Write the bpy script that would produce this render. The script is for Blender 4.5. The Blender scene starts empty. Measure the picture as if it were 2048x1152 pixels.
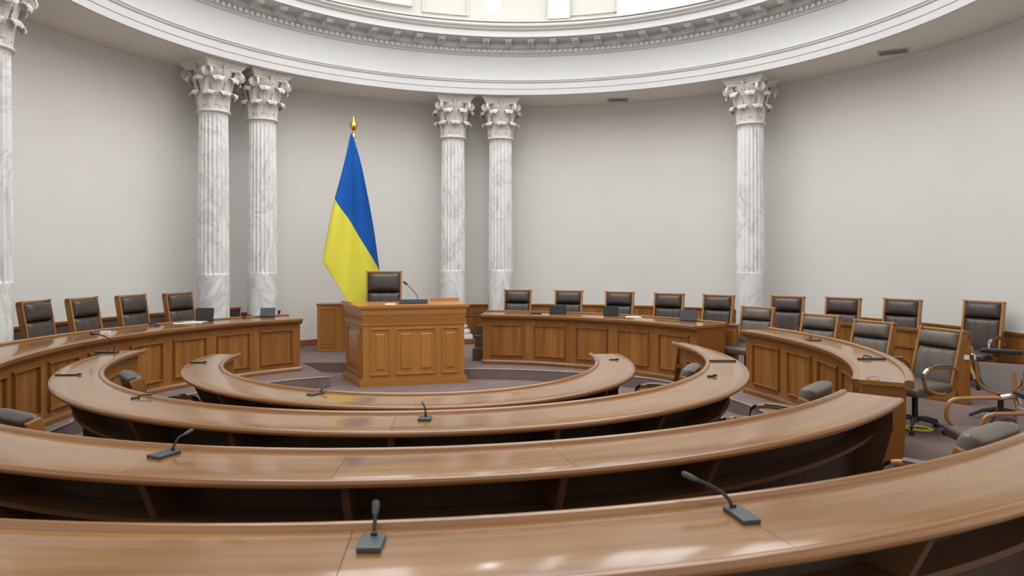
import bpy, bmesh, math, random
from mathutils import Vector, Matrix
random.seed(7)
PI = math.pi
sc = bpy.context.scene
U = 0.8                      # metres per plan unit
CAMZ = 1.92
F, HOR = 1400.0, 510.0
# ------------------------------------------------------------------ camera, world, light, exposure
cam = bpy.data.cameras.new('camera'); camo = bpy.data.objects.new('camera', cam)
sc.collection.objects.link(camo); sc.camera = camo
camo.location = (0, 0, CAMZ); camo.rotation_euler = (PI/2, 0, 0)
cam.sensor_width = 36; cam.lens = F/2048*36
cam.shift_y = -(576-HOR)/2048
cam.clip_start = 0.05; cam.clip_end = 100
cam.dof.use_dof = True; cam.dof.focus_distance = 9.0; cam.dof.aperture_fstop = 4.0
w = bpy.data.worlds.new('world'); sc.world = w; w.use_nodes = True
w.node_tree.nodes['Background'].inputs[0].default_value = (1, .98, .96, 1)
w.node_tree.nodes['Background'].inputs[1].default_value = 1.0
sc.view_settings.view_transform = 'Standard'; sc.view_settings.look = 'None'
sc.view_settings.gamma = 1; sc.view_settings.use_curve_mapping = False
sc.view_settings.exposure = 0.03
TOPGLOW = 2.85                    # strength of the glow added to the unseen drum ceiling
C = sc.collection
# ------------------------------------------------------------------ materials
def mat(name, col=(.5,.5,.5), rough=.5, metal=0, coat=0, spec=.5, emit=None):
    m = bpy.data.materials.new(name); m.use_nodes = True
    b = m.node_tree.nodes['Principled BSDF']
    b.inputs['Base Color'].default_value = (*col, 1); b.inputs['Roughness'].default_value = rough
    b.inputs['Metallic'].default_value = metal; b.inputs['Coat Weight'].default_value = coat
    b.inputs['Coat Roughness'].default_value = .10
    b.inputs['Specular IOR Level'].default_value = spec
    if emit:
        b.inputs['Emission Color'].default_value = (*emit[0], 1); b.inputs['Emission Strength'].default_value = emit[1]
    return m
def N(m, t, **k):
    n = m.node_tree.nodes.new(t)
    for a, v in k.items(): setattr(n, a, v)
    return n
def L(m, a, b): m.node_tree.links.new(a, b)
def bsdf(m): return m.node_tree.nodes['Principled BSDF']
def mapped(m, src, scale):
    tc = N(m, 'ShaderNodeTexCoord'); mp = N(m, 'ShaderNodeMapping')
    mp.inputs['Scale'].default_value = scale
    oi = N(m, 'ShaderNodeObjectInfo'); mul = N(m, 'ShaderNodeVectorMath', operation='SCALE')
    cmb = N(m, 'ShaderNodeCombineXYZ')
    for i in range(3): L(m, oi.outputs['Random'], cmb.inputs[i])
    L(m, cmb.outputs[0], mul.inputs[0]); mul.inputs['Scale'].default_value = 17
    add = N(m, 'ShaderNodeVectorMath', operation='ADD')
    L(m, tc.outputs[src], add.inputs[0]); L(m, mul.outputs[0], add.inputs[1])
    L(m, add.outputs[0], mp.inputs['Vector'])
    return mp.outputs[0], oi
def noise(m, vec, scale, detail=4, dist=0, rough=.5):
    n = N(m, 'ShaderNodeTexNoise'); n.inputs['Scale'].default_value = scale
    n.inputs['Detail'].default_value = detail; n.inputs['Distortion'].default_value = dist
    n.inputs['Roughness'].default_value = rough
    if vec: L(m, vec, n.inputs['Vector'])
    return n.outputs['Fac']
def ramp(m, fac, stops):
    r = N(m, 'ShaderNodeValToRGB'); L(m, fac, r.inputs[0]); e = r.color_ramp.elements
    e[0].position, e[0].color = stops[0][0], (*stops[0][1], 1)
    e[1].position, e[1].color = stops[-1][0], (*stops[-1][1], 1)
    for p, c in stops[1:-1]:
        x = e.new(p); x.color = (*c, 1)
    return r.outputs[0]
def bump(m, fac, strength=.2, dist=.01):
    b = N(m, 'ShaderNodeBump'); b.inputs['Strength'].default_value = strength; b.inputs['Distance'].default_value = dist
    L(m, fac, b.inputs['Height']); L(m, b.outputs[0], bsdf(m).inputs['Normal'])
def wood(name, dark, mid, light, across, rough, coat, staves=0):
    # across: which uv axis runs across the grain (0 or 1)
    m = mat(name, mid, rough, coat=coat)
    s1 = (26, 1.1, 1) if across == 0 else (1.1, 26, 1)
    s2 = (7, .8, 1) if across == 0 else (.8, 7, 1)
    v1, oi = mapped(m, 'UV', s1); v2, _ = mapped(m, 'UV', s2)
    n1 = noise(m, v1, 1.0, 3, .3, .5); n2 = noise(m, v2, 1.0, 3, .6)
    mx = N(m, 'ShaderNodeMath', operation='MULTIPLY_ADD'); L(m, n1, mx.inputs[0]); mx.inputs[1].default_value = .5
    hf = N(m, 'ShaderNodeMath', operation='MULTIPLY'); L(m, n2, hf.inputs[0]); hf.inputs[1].default_value = .5
    L(m, hf.outputs[0], mx.inputs[2])
    fac = mx.outputs[0]
    if staves:
        tc = N(m, 'ShaderNodeTexCoord'); sx = N(m, 'ShaderNodeSeparateXYZ'); L(m, tc.outputs['UV'], sx.inputs[0])
        d = N(m, 'ShaderNodeMath', operation='MULTIPLY'); L(m, sx.outputs[0], d.inputs[0]); d.inputs[1].default_value = staves
        fl = N(m, 'ShaderNodeMath', operation='FLOOR'); L(m, d.outputs[0], fl.inputs[0])
        wn = N(m, 'ShaderNodeTexWhiteNoise', noise_dimensions='1D'); L(m, fl.outputs[0], wn.inputs['W'])
        ma = N(m, 'ShaderNodeMath', operation='MULTIPLY_ADD'); L(m, wn.outputs[0], ma.inputs[0]); ma.inputs[1].default_value = .13
        sb = N(m, 'ShaderNodeMath', operation='SUBTRACT'); L(m, fac, sb.inputs[0]); sb.inputs[1].default_value = .065
        L(m, sb.outputs[0], ma.inputs[2]); fac = ma.outputs[0]
    else:
        ma = N(m, 'ShaderNodeMath', operation='MULTIPLY_ADD'); L(m, oi.outputs['Random'], ma.inputs[0]); ma.inputs[1].default_value = .10
        sb = N(m, 'ShaderNodeMath', operation='SUBTRACT'); L(m, fac, sb.inputs[0]); sb.inputs[1].default_value = .05
        L(m, sb.outputs[0], ma.inputs[2]); fac = ma.outputs[0]
    col = ramp(m, fac, [(.28, dark), (.5, mid), (.72, light)])
    L(m, col, bsdf(m).inputs['Base Color'])
    return m
M = {}
M['top'] = wood('oak_worktop', (.190,.080,.021), (.258,.120,.034), (.345,.175,.053), 1, .26, .72)
bsdf(M['top']).inputs['Specular IOR Level'].default_value = .18; bsdf(M['top']).inputs['Coat Roughness'].default_value = .115
M['edge'] = wood('oak_edge', (.165,.066,.018), (.24,.103,.029), (.31,.145,.046), 1, .28, .4)
M['panel'] = wood('oak_panel', (.215,.078,.015), (.295,.115,.022), (.385,.165,.038), 0, .36, .15)
M['stave'] = wood('oak_staves', (.195,.070,.012), (.295,.117,.022), (.41,.18,.04), 0, .36, .15, 14)
M['lect'] = wood('oak_lectern', (.33,.132,.023), (.425,.183,.034), (.50,.23,.05), 0, .34, .2)
M['inner'] = wood('oak_inside_shaded', (.03,.015,.008), (.045,.022,.011), (.06,.03,.015), 0, .5, 0)  # oak darkened: the shade under the desks is put into its colour
M['inside'] = wood('oak_shelf_shaded', (.07,.03,.012), (.10,.046,.018), (.13,.062,.025), 1, .4, .1)  # shelf, support and end-board oak, under-desk shade painted into the tone
M['chairwood'] = wood('chair_wood', (.235,.095,.025), (.335,.15,.043), (.42,.205,.068), 0, .3, .3)
M['redwood'] = wood('skirting_wood', (.20,.06,.018), (.27,.09,.03), (.33,.12,.045), 1, .35, .2)
def carved(m):
    tc = N(m, 'ShaderNodeTexCoord'); v = N(m, 'ShaderNodeTexVoronoi'); v.inputs['Scale'].default_value = 42
    L(m, tc.outputs['UV'], v.inputs['Vector']); bump(m, v.outputs['Distance'], 1, .012)
M['carved'] = wood('oak_carved', (.20,.08,.02), (.28,.12,.03), (.36,.16,.05), 1, .4, .1); carved(M['carved'])
def leather(name, a, b, rough):
    m = mat(name, a, rough)
    v, _ = mapped(m, 'Object', (1,1,1)); n = noise(m, v, 6, 3)
    L(m, ramp(m, n, [(.3, a), (.7, b)]), bsdf(m).inputs['Base Color'])
    bump(m, noise(m, v, 180, 2), .25, .002); return m
M['leather'] = leather('brown_leather', (.050,.034,.028), (.070,.050,.042), .34)
M['leather2'] = leather('taupe_lit_leather', (.100,.080,.066), (.135,.110,.092), .40)  # light reflected by the right-hand chairs is put into this leather colour
def marble():
    m = mat('white_marble', (.8,.79,.78), .28, coat=.2)
    v, _ = mapped(m, 'Object', (1, 1, .55))
    n = noise(m, v, 1.7, 7, 1.6, .62)
    veins = ramp(m, n, [(.0,(.80,.79,.78)), (.455,(.76,.755,.75)), (.492,(.58,.585,.60)), (.52,(.76,.755,.75)), (.62,(.84,.83,.82)), (1,(.76,.76,.76))])
    n2 = noise(m, v, 4.5, 6, .8, .7)
    c2 = ramp(m, n2, [(.3,(.80,.80,.81)), (.52,(1,1,1))])
    mx = N(m, 'ShaderNodeMix', data_type='RGBA', blend_type='MULTIPLY'); mx.inputs[0].default_value = .8
    L(m, veins, mx.inputs[6]); L(m, c2, mx.inputs[7]); L(m, mx.outputs[2], bsdf(m).inputs['Base Color'])
    return m
M['marble'] = marble()
def plaster(name, a, b, sc_, bs=.15):
    m = mat(name, a, .85, spec=.25); tc = N(m, 'ShaderNodeTexCoord')
    n = noise(m, tc.outputs['Object'], sc_, 5)
    L(m, ramp(m, n, [(.3, a), (.7, b)]), bsdf(m).inputs['Base Color'])
    bump(m, noise(m, tc.outputs['Object'], 60, 3), bs, .004); return m
M['wall'] = plaster('cream_wall', (.725,.714,.68), (.75,.739,.705), 1.3)
M['ceil'] = plaster('soffit_paint', (.76,.73,.68), (.78,.75,.70), 1)
M['white'] = plaster('white_stucco', (.61,.61,.61), (.63,.63,.625), 1, .05)
M['capital'] = plaster('capital_stone', (.60,.575,.54), (.72,.70,.665), 7, .3)
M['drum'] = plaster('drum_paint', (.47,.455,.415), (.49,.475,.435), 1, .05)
def carpet():
    m = mat('mauve_carpet', (.16,.12,.11), .95, spec=.1); tc = N(m, 'ShaderNodeTexCoord')
    n = noise(m, tc.outputs['Object'], 3, 6, 0, .7)
    L(m, ramp(m, n, [(.3,(.185,.132,.120)), (.7,(.24,.178,.165))]), bsdf(m).inputs['Base Color'])
    bump(m, noise(m, tc.outputs['Object'], 220, 2), .6, .006); return m
M['carpet'] = carpet()
M['nosing'] = mat('step_nosing', (.27,.225,.20), .5)
M['fabric'] = plaster('brown_wainscot', (.095,.060,.052), (.12,.077,.066), 3)
M['black'] = mat('black_plastic', (.012,.012,.013), .4)
M['grey'] = mat('dark_grey_metal', (.055,.060,.068), .38, metal=.3)
M['screen'] = mat('screen_glass', (.010,.012,.015), .35)
M['chrome'] = mat('chrome', (.62,.6,.58), .16, metal=1)
M['gold'] = mat('polished_gold', (.83,.52,.12), .2, metal=1)
M['paper'] = mat('white_paper', (.75,.75,.75), .7)
M['ventwhite'] = mat('vent_frame', (.42,.40,.36), .6)
M['ventdark'] = mat('vent_slots', (.26,.25,.235), .7)
M['yellow'] = mat('yellow_sticker', (.85,.88,.06), .5)
def cloth(name, a, b):
    m = mat(name, a, .75, spec=.2); m.node_tree.nodes['Principled BSDF'].inputs['Sheen Weight'].default_value = .15
    tc = N(m, 'ShaderNodeTexCoord'); n = noise(m, tc.outputs['Object'], 2.5, 3)
    L(m, ramp(m, n, [(.3, a), (.7, b)]), bsdf(m).inputs['Base Color']); return m
M['blue'] = cloth('blue_cloth', (.006,.095,.42), (.008,.115,.47)); M['flagyellow'] = cloth('yellow_cloth', (.77,.71,.07), (.83,.77,.09))
M['topglow'] = mat('added_ceiling_glow', (.9,.9,.9), .5, emit=((.98,.99,1), TOPGLOW))  # emission added for soft light from above, out of view
M['pane'] = mat('bright_window', (.9,.9,.9), .5, emit=((.96,.98,1), 2.6))
M['lamp'] = mat('lamp_glass', (1,1,1), .4, emit=((1,.99,.98), 9))
# ------------------------------------------------------------------ helpers
def at(px, py, Z):
    "point of the horizontal plane at height Z"
    y = (CAMZ-Z)*F/(py-HOR); return Vector(((px-1024)/F*y, y, Z))
def uvbox(bm):
    uv = bm.loops.layers.uv.verify()
    for f in bm.faces:
        if f.tag: continue
        n = f.normal
        for l in f.loops:
            c = l.vert.co
            if abs(n.z) > .7: l[uv].uv = (c.x, c.y)
            elif abs(n.x) > abs(n.y): l[uv].uv = (c.y, c.z)
            else: l[uv].uv = (c.x, c.z)
def obj(name, bm, m, parent=None, smooth=False, ang=35):
    bmesh.ops.recalc_face_normals(bm, faces=bm.faces); bm.normal_update(); uvbox(bm)
    me = bpy.data.meshes.new(name); bm.to_mesh(me); bm.free()
    for x in (m if isinstance(m, (list, tuple)) else [m]): me.materials.append(x)
    if smooth:
        me.shade_smooth()
        if ang: me.set_sharp_from_angle(angle=math.radians(ang))
    o = bpy.data.objects.new(name, me); C.objects.link(o)
    if parent: o.parent = parent
    return o
def thing(name, label, cat, loc=(0,0,0), rz=0, group=None):
    o = bpy.data.objects.new(name, None); C.objects.link(o); o.empty_display_size = .1
    o.location = loc; o.rotation_euler = (0, 0, rz); o['label'] = label; o['category'] = cat
    if group: o['group'] = group
    return o
def tag(o, label, cat, group=None):
    o['label'] = label; o['category'] = cat
    if group: o['group'] = group
    return o
def struct(o): o['kind'] = 'structure'; return o
def dup(root, loc, rz, label, group=None):
    def cp(o, par):
        c = o.copy(); C.objects.link(c)
        if par: c.parent = par
        for ch in o.children: cp(ch, c)
        return c
    r = cp(root, None); r.location = loc; r.rotation_euler = (0, 0, rz); r['label'] = label
    if group: r['group'] = group
    return r
def NB(): return bmesh.new()
def box(bm, cx, cy, cz, sx, sy, sz, mtx=None, bev=0, seg=2):
    r = bmesh.ops.create_cube(bm, size=1, matrix=Matrix.Translation((cx,cy,cz)) @ Matrix.Diagonal((sx,sy,sz,1)))
    vs = r['verts']
    if bev:
        es = list({e for v in vs for e in v.link_edges})
        q = bmesh.ops.bevel(bm, geom=es, offset=bev, segments=seg, profile=.6, affect='EDGES')
        vs = list({v for f in q['faces'] for v in f.verts} | {v for v in vs if v.is_valid})
    if mtx is not None: bmesh.ops.transform(bm, matrix=mtx, verts=vs)
    return vs
def prism(bm, pts, z0, z1):
    a = [bm.verts.new((x, y, z0)) for x, y in pts]; b = [bm.verts.new((x, y, z1)) for x, y in pts]
    n = len(pts); bm.faces.new(a); bm.faces.new(b[::-1])
    for i in range(n): bm.faces.new((a[i], a[(i+1)%n], b[(i+1)%n], b[i]))
def lathe(bm, prof, seg=32, c=(0,0,0), closed=False):
    rings = []
    for r, z in prof:
        rings.append([bm.verts.new((c[0]+r*math.cos(2*PI*k/seg), c[1]+r*math.sin(2*PI*k/seg), c[2]+z)) for k in range(seg)])
    for i in range(len(rings)-1):
        for k in range(seg): bm.faces.new((rings[i][k], rings[i][(k+1)%seg], rings[i+1][(k+1)%seg], rings[i+1][k]))
    if not closed: bm.faces.new(rings[0][::-1]); bm.faces.new(rings[-1])
def tube(bm, pts, rad, seg=8, cap=True, flat=None):
    "tube along pts; rad may be a list; flat=(a,b) gives an oval section across/up"
    pts = [Vector(p) for p in pts]; rings = []; n = len(pts); up = None
    for i, p in enumerate(pts):
        t = (pts[min(i+1,n-1)]-pts[max(i-1,0)]).normalized()
        if up is None:
            up = Vector((0,0,1)) if abs(t.z) < .9 else Vector((0,1,0))
        s = t.cross(up).normalized(); up = s.cross(t).normalized()
        r = rad[i] if isinstance(rad, (list,tuple)) else rad
        a, b = (r, r) if not flat else (r*flat[0], r*flat[1])
        rings.append([bm.verts.new(p+s*a*math.cos(2*PI*k/seg)+up*b*math.sin(2*PI*k/seg)) for k in range(seg)])
    for i in range(n-1):
        for k in range(seg): bm.faces.new((rings[i][k], rings[i][(k+1)%seg], rings[i+1][(k+1)%seg], rings[i+1][k]))
    if cap: bm.faces.new(rings[0][::-1]); bm.faces.new(rings[-1])
def bez(pts, n=12):
    "smooth polyline through control points (Catmull-Rom)"
    P = [Vector(p) for p in pts]; P = [P[0]*2-P[1]]+P+[P[-1]*2-P[-2]]; out = []
    for i in range(1, len(P)-2):
        for k in range(n):
            t = k/n; a, b, c, d = P[i-1], P[i], P[i+1], P[i+2]
            out.append(.5*((2*b)+(c-a)*t+(2*a-5*b+4*c-d)*t*t+(3*b-a-3*c+d)*t**3))
    out.append(P[-2]); return out
# plan curves: radius as a low Fourier series about the centre of the benches
DC = (-1.14, 9.25)
def four(co): 
    def f(p):
        r = co[0]
        for k in range(1, (len(co)-1)//2+1): r += co[2*k-1]*math.cos(k*p)+co[2*k]*math.sin(k*p)
        return r
    return f
class Curve:
    def __init__(s, ri, ro, c=DC): s.ri, s.ro, s.c = ri, ro, c
    def P(s, ph, a, d, z):
        "ph degrees; a = 0 inner edge .. 1 outer edge; d offset in metres outward"
        p = math.radians(ph); r = (s.ri(p)*(1-a)+s.ro(p)*a)*U+d
        return Vector((s.c[0]*U+r*math.cos(p), s.c[1]*U+r*math.sin(p), z))
def sweep(bm, cv, prof, p0, p1, n, ends=True, closed=True):
    uv = bm.loops.layers.uv.verify()
    L_ = [0.0]; q = [cv.P((p0+p1)/2, *x) for x in prof]
    m = len(prof); mm = m if closed else m-1
    for i in range(mm): L_.append(L_[-1]+(q[(i+1)%m]-q[i]).length)
    z0 = min(x[2] for x in prof)
    rings = []; arc = [0.0]; prev = None
    for k in range(n+1):
        ph = p0+(p1-p0)*k/n; ring = [bm.verts.new(cv.P(ph, *x)) for x in prof]
        if prev is not None: arc.append(arc[-1]+(ring[0].co-prev).length)
        prev = ring[0].co.copy(); rings.append(ring)
    for k in range(n):
        for i in range(mm):
            j = (i+1) % m
            try: f = bm.faces.new((rings[k][i], rings[k+1][i], rings[k+1][j], rings[k][j]))
            except ValueError: continue
            f.tag = True
            vert = abs(prof[i][2]-prof[j][2]) > 1.2*math.hypot((prof[i][0]-prof[j][0])*.5, prof[i][1]-prof[j][1])
            va, vb = (prof[i][2]-z0, prof[j][2]-z0) if vert else (L_[i], L_[i+1])
            for l, (aa, vv) in zip(f.loops, ((arc[k],va), (arc[k+1],va), (arc[k+1],vb), (arc[k],vb))): l[uv].uv = (aa, vv)
    if ends and closed:
        bm.faces.new(rings[0][::-1]); bm.faces.new(rings[-1])
# ------------------------------------------------------------------ setting
WC = (.18, 10.22)                    # centre of the rotunda
cw = Curve(lambda p: 7.04, lambda p: 8.48, WC)
ZC = CAMZ+3.95*U
PLAT = .16
bm = NB()
uvf = [bm.verts.new(v) for v in ((-12,-3,0), (12,-3,0), (12,18,0), (-12,18,0))]; bm.faces.new(uvf)
bmesh.ops.subdivide_edges(bm, edges=bm.edges, cuts=3)
struct(obj('floor', bm, M['carpet']))
# raised tier around the well, with a recess behind the lectern
steps = [(-180,4.66), (-60,4.66), (20,4.72), (41,4.85), (64,4.45), (87,4.27), (96,4.2), (97,4.2), (123,4.05), (134,4.16), (158,4.37), (176,4.68), (180,4.72)]
def rstep(ph):
    while ph > 180: ph -= 360
    for (a, ra), (b, rb) in zip(steps, steps[1:]):
        if a <= ph <= b: return ra+(rb-ra)*(ph-a)/(b-a)
    return 4.66
def rin(ph, notch):
    return (14.3-DC[1])/math.sin(math.radians(ph)) if notch else rstep(ph)
seq = [(-180+3*i, 0) for i in range(0, 93) if -180+3*i <= 96]+[(97,0), (97,1)]+[(97+2*i, 1) for i in range(1, 13)]+[(122,1), (122,0)]+[(124+2*i, 0) for i in range(0, 28)]+[(180,0)]
bm = NB(); rows = []
for ph, nt in seq:
    r = rin(ph, nt)*U; c, s = math.cos(math.radians(ph)), math.sin(math.radians(ph)); R = 11.5*U
    rows.append([bm.verts.new((DC[0]*U+q*c, DC[1]*U+q*s, z)) for q, z in ((r, 0.0), (r, PLAT), (R, PLAT))])
for a, b in zip(rows, rows[1:]):
    for i in range(2):
        try: bm.faces.new((a[i], b[i], b[i+1], a[i+1]))
        except ValueError: pass
struct(obj('floor', bm, M['carpet']))
bm = NB()
path = [[]]
for ph, nt in seq:
    r = (rin(ph, nt)+.012)*U; path[0].append(Vector((DC[0]*U+r*math.cos(math.radians(ph)), DC[1]*U+r*math.sin(math.radians(ph)), PLAT-.002)))
cutA = [k for k, (ph, nt) in enumerate(seq) if not nt and ph <= 97]; cutB = [k for k, (ph, nt) in enumerate(seq) if not nt and ph >= 122]
for run_ in (cutA, cutB):
    pp = [path[0][run_[0]]]
    for k in run_[1:]:
        if (path[0][k]-pp[-1]).length > .01: pp.append(path[0][k])
    tube(bm, pp, .010, 6, flat=(1.6,1))
struct(obj('trim_1', bm, M['nosing'], smooth=True))
# curved wall and soffit
bm = NB(); sweep(bm, cw, [(1,0,0), (1,.3,0), (1,.3,ZC), (1,0,ZC)], -48, 228, 140); struct(obj('wall_back', bm, M['wall'], smooth=True))
bm = NB(); sweep(bm, cw, [(0,.03,ZC), (1,.3,ZC), (1,.3,ZC+.3), (0,.03,ZC+.3)], 0, 360, 180, ends=False); struct(obj('ceiling', bm, M['ceil'], smooth=True))
# entablature of the oculus (height in plan units above the eye)
def E_(h): return CAMZ+h*U
ent = [(7.12,3.952), (7.045,3.945), (7.04,3.95), (7.04,4.085), (7.025,4.09), (7.025,4.235), (7.005,4.24), (6.995,4.255), (6.995,4.275), (6.975,4.285), (6.975,4.31), (7.045,4.325), (7.045,4.885),
       (7.02,4.895), (7.0,4.91), (7.0,4.925), (6.97,4.94), (6.97,5.03), (6.93,5.04), (6.93,5.055), (6.90,5.06), (6.90,5.185), (6.50,5.19), (6.45,5.19), (6.45,5.325), (6.43,5.335),
       (6.40,5.35), (6.38,5.38), (6.33,5.415), (6.32,5.44), (6.95,5.47)]
co = Curve(lambda p: 0, lambda p: 0, WC)
bm = NB(); sweep(bm, co, [(0, r*U, E_(h)) for r, h in ent], 0, 360, 180, ends=False, closed=False)
cor = struct(obj('trim_2', bm, M['white'], smooth=True, ang=20))
bm = NB()                                     # dentils: a running carved pattern
nd = 330
for k in range(nd):
    ph = 360*k/nd; a = math.radians(ph)
    mt = Matrix.Translation((WC[0]*U, WC[1]*U, 0)) @ Matrix.Rotation(a, 4, 'Z')
    box(bm, 6.945*U, 0, E_(4.985), .05*U, .075*U, .075*U, mt)
o = obj('dentil_band', bm, M['white'], cor); o['kind'] = 'stuff'
def modillion():
    bm = NB()
    prof = [(6.90,5.06), (6.84,5.055), (6.78,5.075), (6.72,5.115), (6.66,5.13), (6.60,5.12), (6.56,5.14), (6.55,5.185), (6.90,5.185)]
    a = [bm.verts.new((r*U, -.075*U, E_(h))) for r, h in prof]; b = [bm.verts.new((r*U, .075*U, E_(h))) for r, h in prof]
    bm.faces.new(a); bm.faces.new(b[::-1])
    for i in range(len(prof)): j = (i+1) % len(prof); bm.faces.new((a[i], a[j], b[j], b[i]))
    for y in (-.05, 0, .05): tube(bm, [(6.88*U,y*U,E_(5.055)), (6.78*U,y*U,E_(5.068)), (6.70*U,y*U,E_(5.115)), (6.58*U,y*U,E_(5.118))], .016*U, 6)
    box(bm, 6.73*U, 0, E_(5.175), .37*U, .19*U, .025*U)
    return obj('modillion', bm, M['white'], cor)
mo = modillion(); mo.location = (WC[0]*U, WC[1]*U, 0)
for k in range(1, 78):
    c = mo.copy(); C.objects.link(c); c.rotation_euler = (0, 0, 2*PI*k/78)
mo.rotation_euler = (0,0,0)
# drum above the cornice, its windows, mouldings and added glowing ceiling
ZD = E_(10.2)
bm = NB(); cd = Curve(lambda p: 6.95, lambda p: 6.95, WC)
sweep(bm, cd, [(0,0,E_(5.4)), (0,.2,E_(5.4)), (0,.2,ZD), (0,0,ZD)], 0, 360, 160, ends=False); struct(obj('wall_drum', bm, M['drum'], smooth=True))
bm = NB()
for h in (5.62, 5.70): sweep(bm, cd, [(0,0,E_(h)), (0,-.05,E_(h)), (0,-.05,E_(h+.04)), (0,0,E_(h+.04))], 0, 360, 160, ends=False)
struct(obj('trim_3', bm, M['drum'], smooth=True))
bm = NB()
for k in range(12):
    p0 = 30*k+2.5
    for a, b in ((0,9),):
        q0, q1 = p0+8, p0+17
        for z0, z1 in ((5.82,5.86), (7.6,7.64)): sweep(bm, cd, [(0,.0,E_(z0)), (0,-.03,E_(z0)), (0,-.03,E_(z1)), (0,0,E_(z1))], q0, q1, 8)
        for q in (q0, q1): sweep(bm, cd, [(0,.0,E_(5.82)), (0,-.03,E_(5.82)), (0,-.03,E_(7.64)), (0,0,E_(7.64))], q-.18, q+.18, 1)
struct(obj('trim_4', bm, M['drum']))
wins = [(80,84,5.80,9.3), (50,70,5.74,9.3), (112,130,5.95,9.3), (20,40,5.8,9.3), (142,160,5.95,9.3), (230,250,5.9,9.3), (275,295,5.9,9.3), (320,340,5.9,9.3), (185,205,5.9,9.3)]
for i, (a, b, z0, z1) in enumerate(wins):
    bm = NB(); sweep(bm, cd, [(0,-.01,E_(z0)), (0,-.025,E_(z0)), (0,-.025,E_(z1)), (0,-.01,E_(z1))], a, b, 12)
    wo = struct(obj('window_%d' % (i+1), bm, M['pane'], smooth=True))
    bm = NB()
    for q in (a, (a+b)/2, b):
        if b-a < 8 and q == (a+b)/2: continue
        sweep(bm, cd, [(0,-.0,E_(z0)), (0,-.07,E_(z0)), (0,-.07,E_(z1)), (0,0,E_(z1))], q-.3, q+.3, 1)
    sweep(bm, cd, [(0,0,E_(z0-.05)), (0,-.07,E_(z0-.05)), (0,-.07,E_(z0)), (0,0,E_(z0))], a-.3, b+.3, 12)
    obj('window_frame', bm, M['drum'], wo)
bm = NB(); bmesh.ops.create_circle(bm, cap_ends=True, segments=96, radius=7.1*U, matrix=Matrix.Translation((WC[0]*U, WC[1]*U, ZD)))
struct(obj('ceiling', bm, M['topglow']))  # unseen disc closing the drum, made to glow as added overhead light
# wainscots and skirtings
def wain(name, p0, p1, ztop, m, mrail, n, panels=False):
    bm = NB(); sweep(bm, cw, [(1,0,PLAT), (1,-.03,PLAT), (1,-.03,ztop-.03), (1,0,ztop-.03)], p0, p1, n)
    w_ = struct(obj(name, bm, m, smooth=True))
    bm = NB(); sweep(bm, cw, [(1,0,ztop-.05), (1,-.045,ztop-.05), (1,-.06,ztop-.02), (1,-.06,ztop), (1,0,ztop)], p0, p1, n); obj('rail', bm, mrail, w_)
    if panels:
        bm = NB(); sweep(bm, cw, [(1,0,ztop-.26), (1,-.045,ztop-.26), (1,-.05,ztop-.235), (1,0,ztop-.22)], p0, p1, n); obj('lower_rail', bm, mrail, w_)
        bm = NB(); k = p0+1
        while k < p1-5:
            for q in (k, k+5): sweep(bm, cw, [(1,0,PLAT+.15), (1,-.045,PLAT+.15), (1,-.045,ztop-.28), (1,0,ztop-.28)], q-.12, q+.12, 1)
            k += 5.6
        obj('moulding', bm, mrail, w_)
wain('trim_5', -46, 102, CAMZ-1.305*U, M['stave'], M['panel'], 90, True)
wain('trim_6', 138.5, 226, CAMZ-1.18*U, M['fabric'], M['redwood'], 60)
wain('trim_7', 132, 138.2, CAMZ-1.30*U, M['fabric'], M['redwood'], 6)
bm = NB(); sweep(bm, cw, [(1,0,PLAT), (1,-.03,PLAT), (1,-.03,PLAT+.11), (1,0,PLAT+.12)], 102, 132, 24); struct(obj('baseboard_back', bm, M['redwood']))
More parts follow.
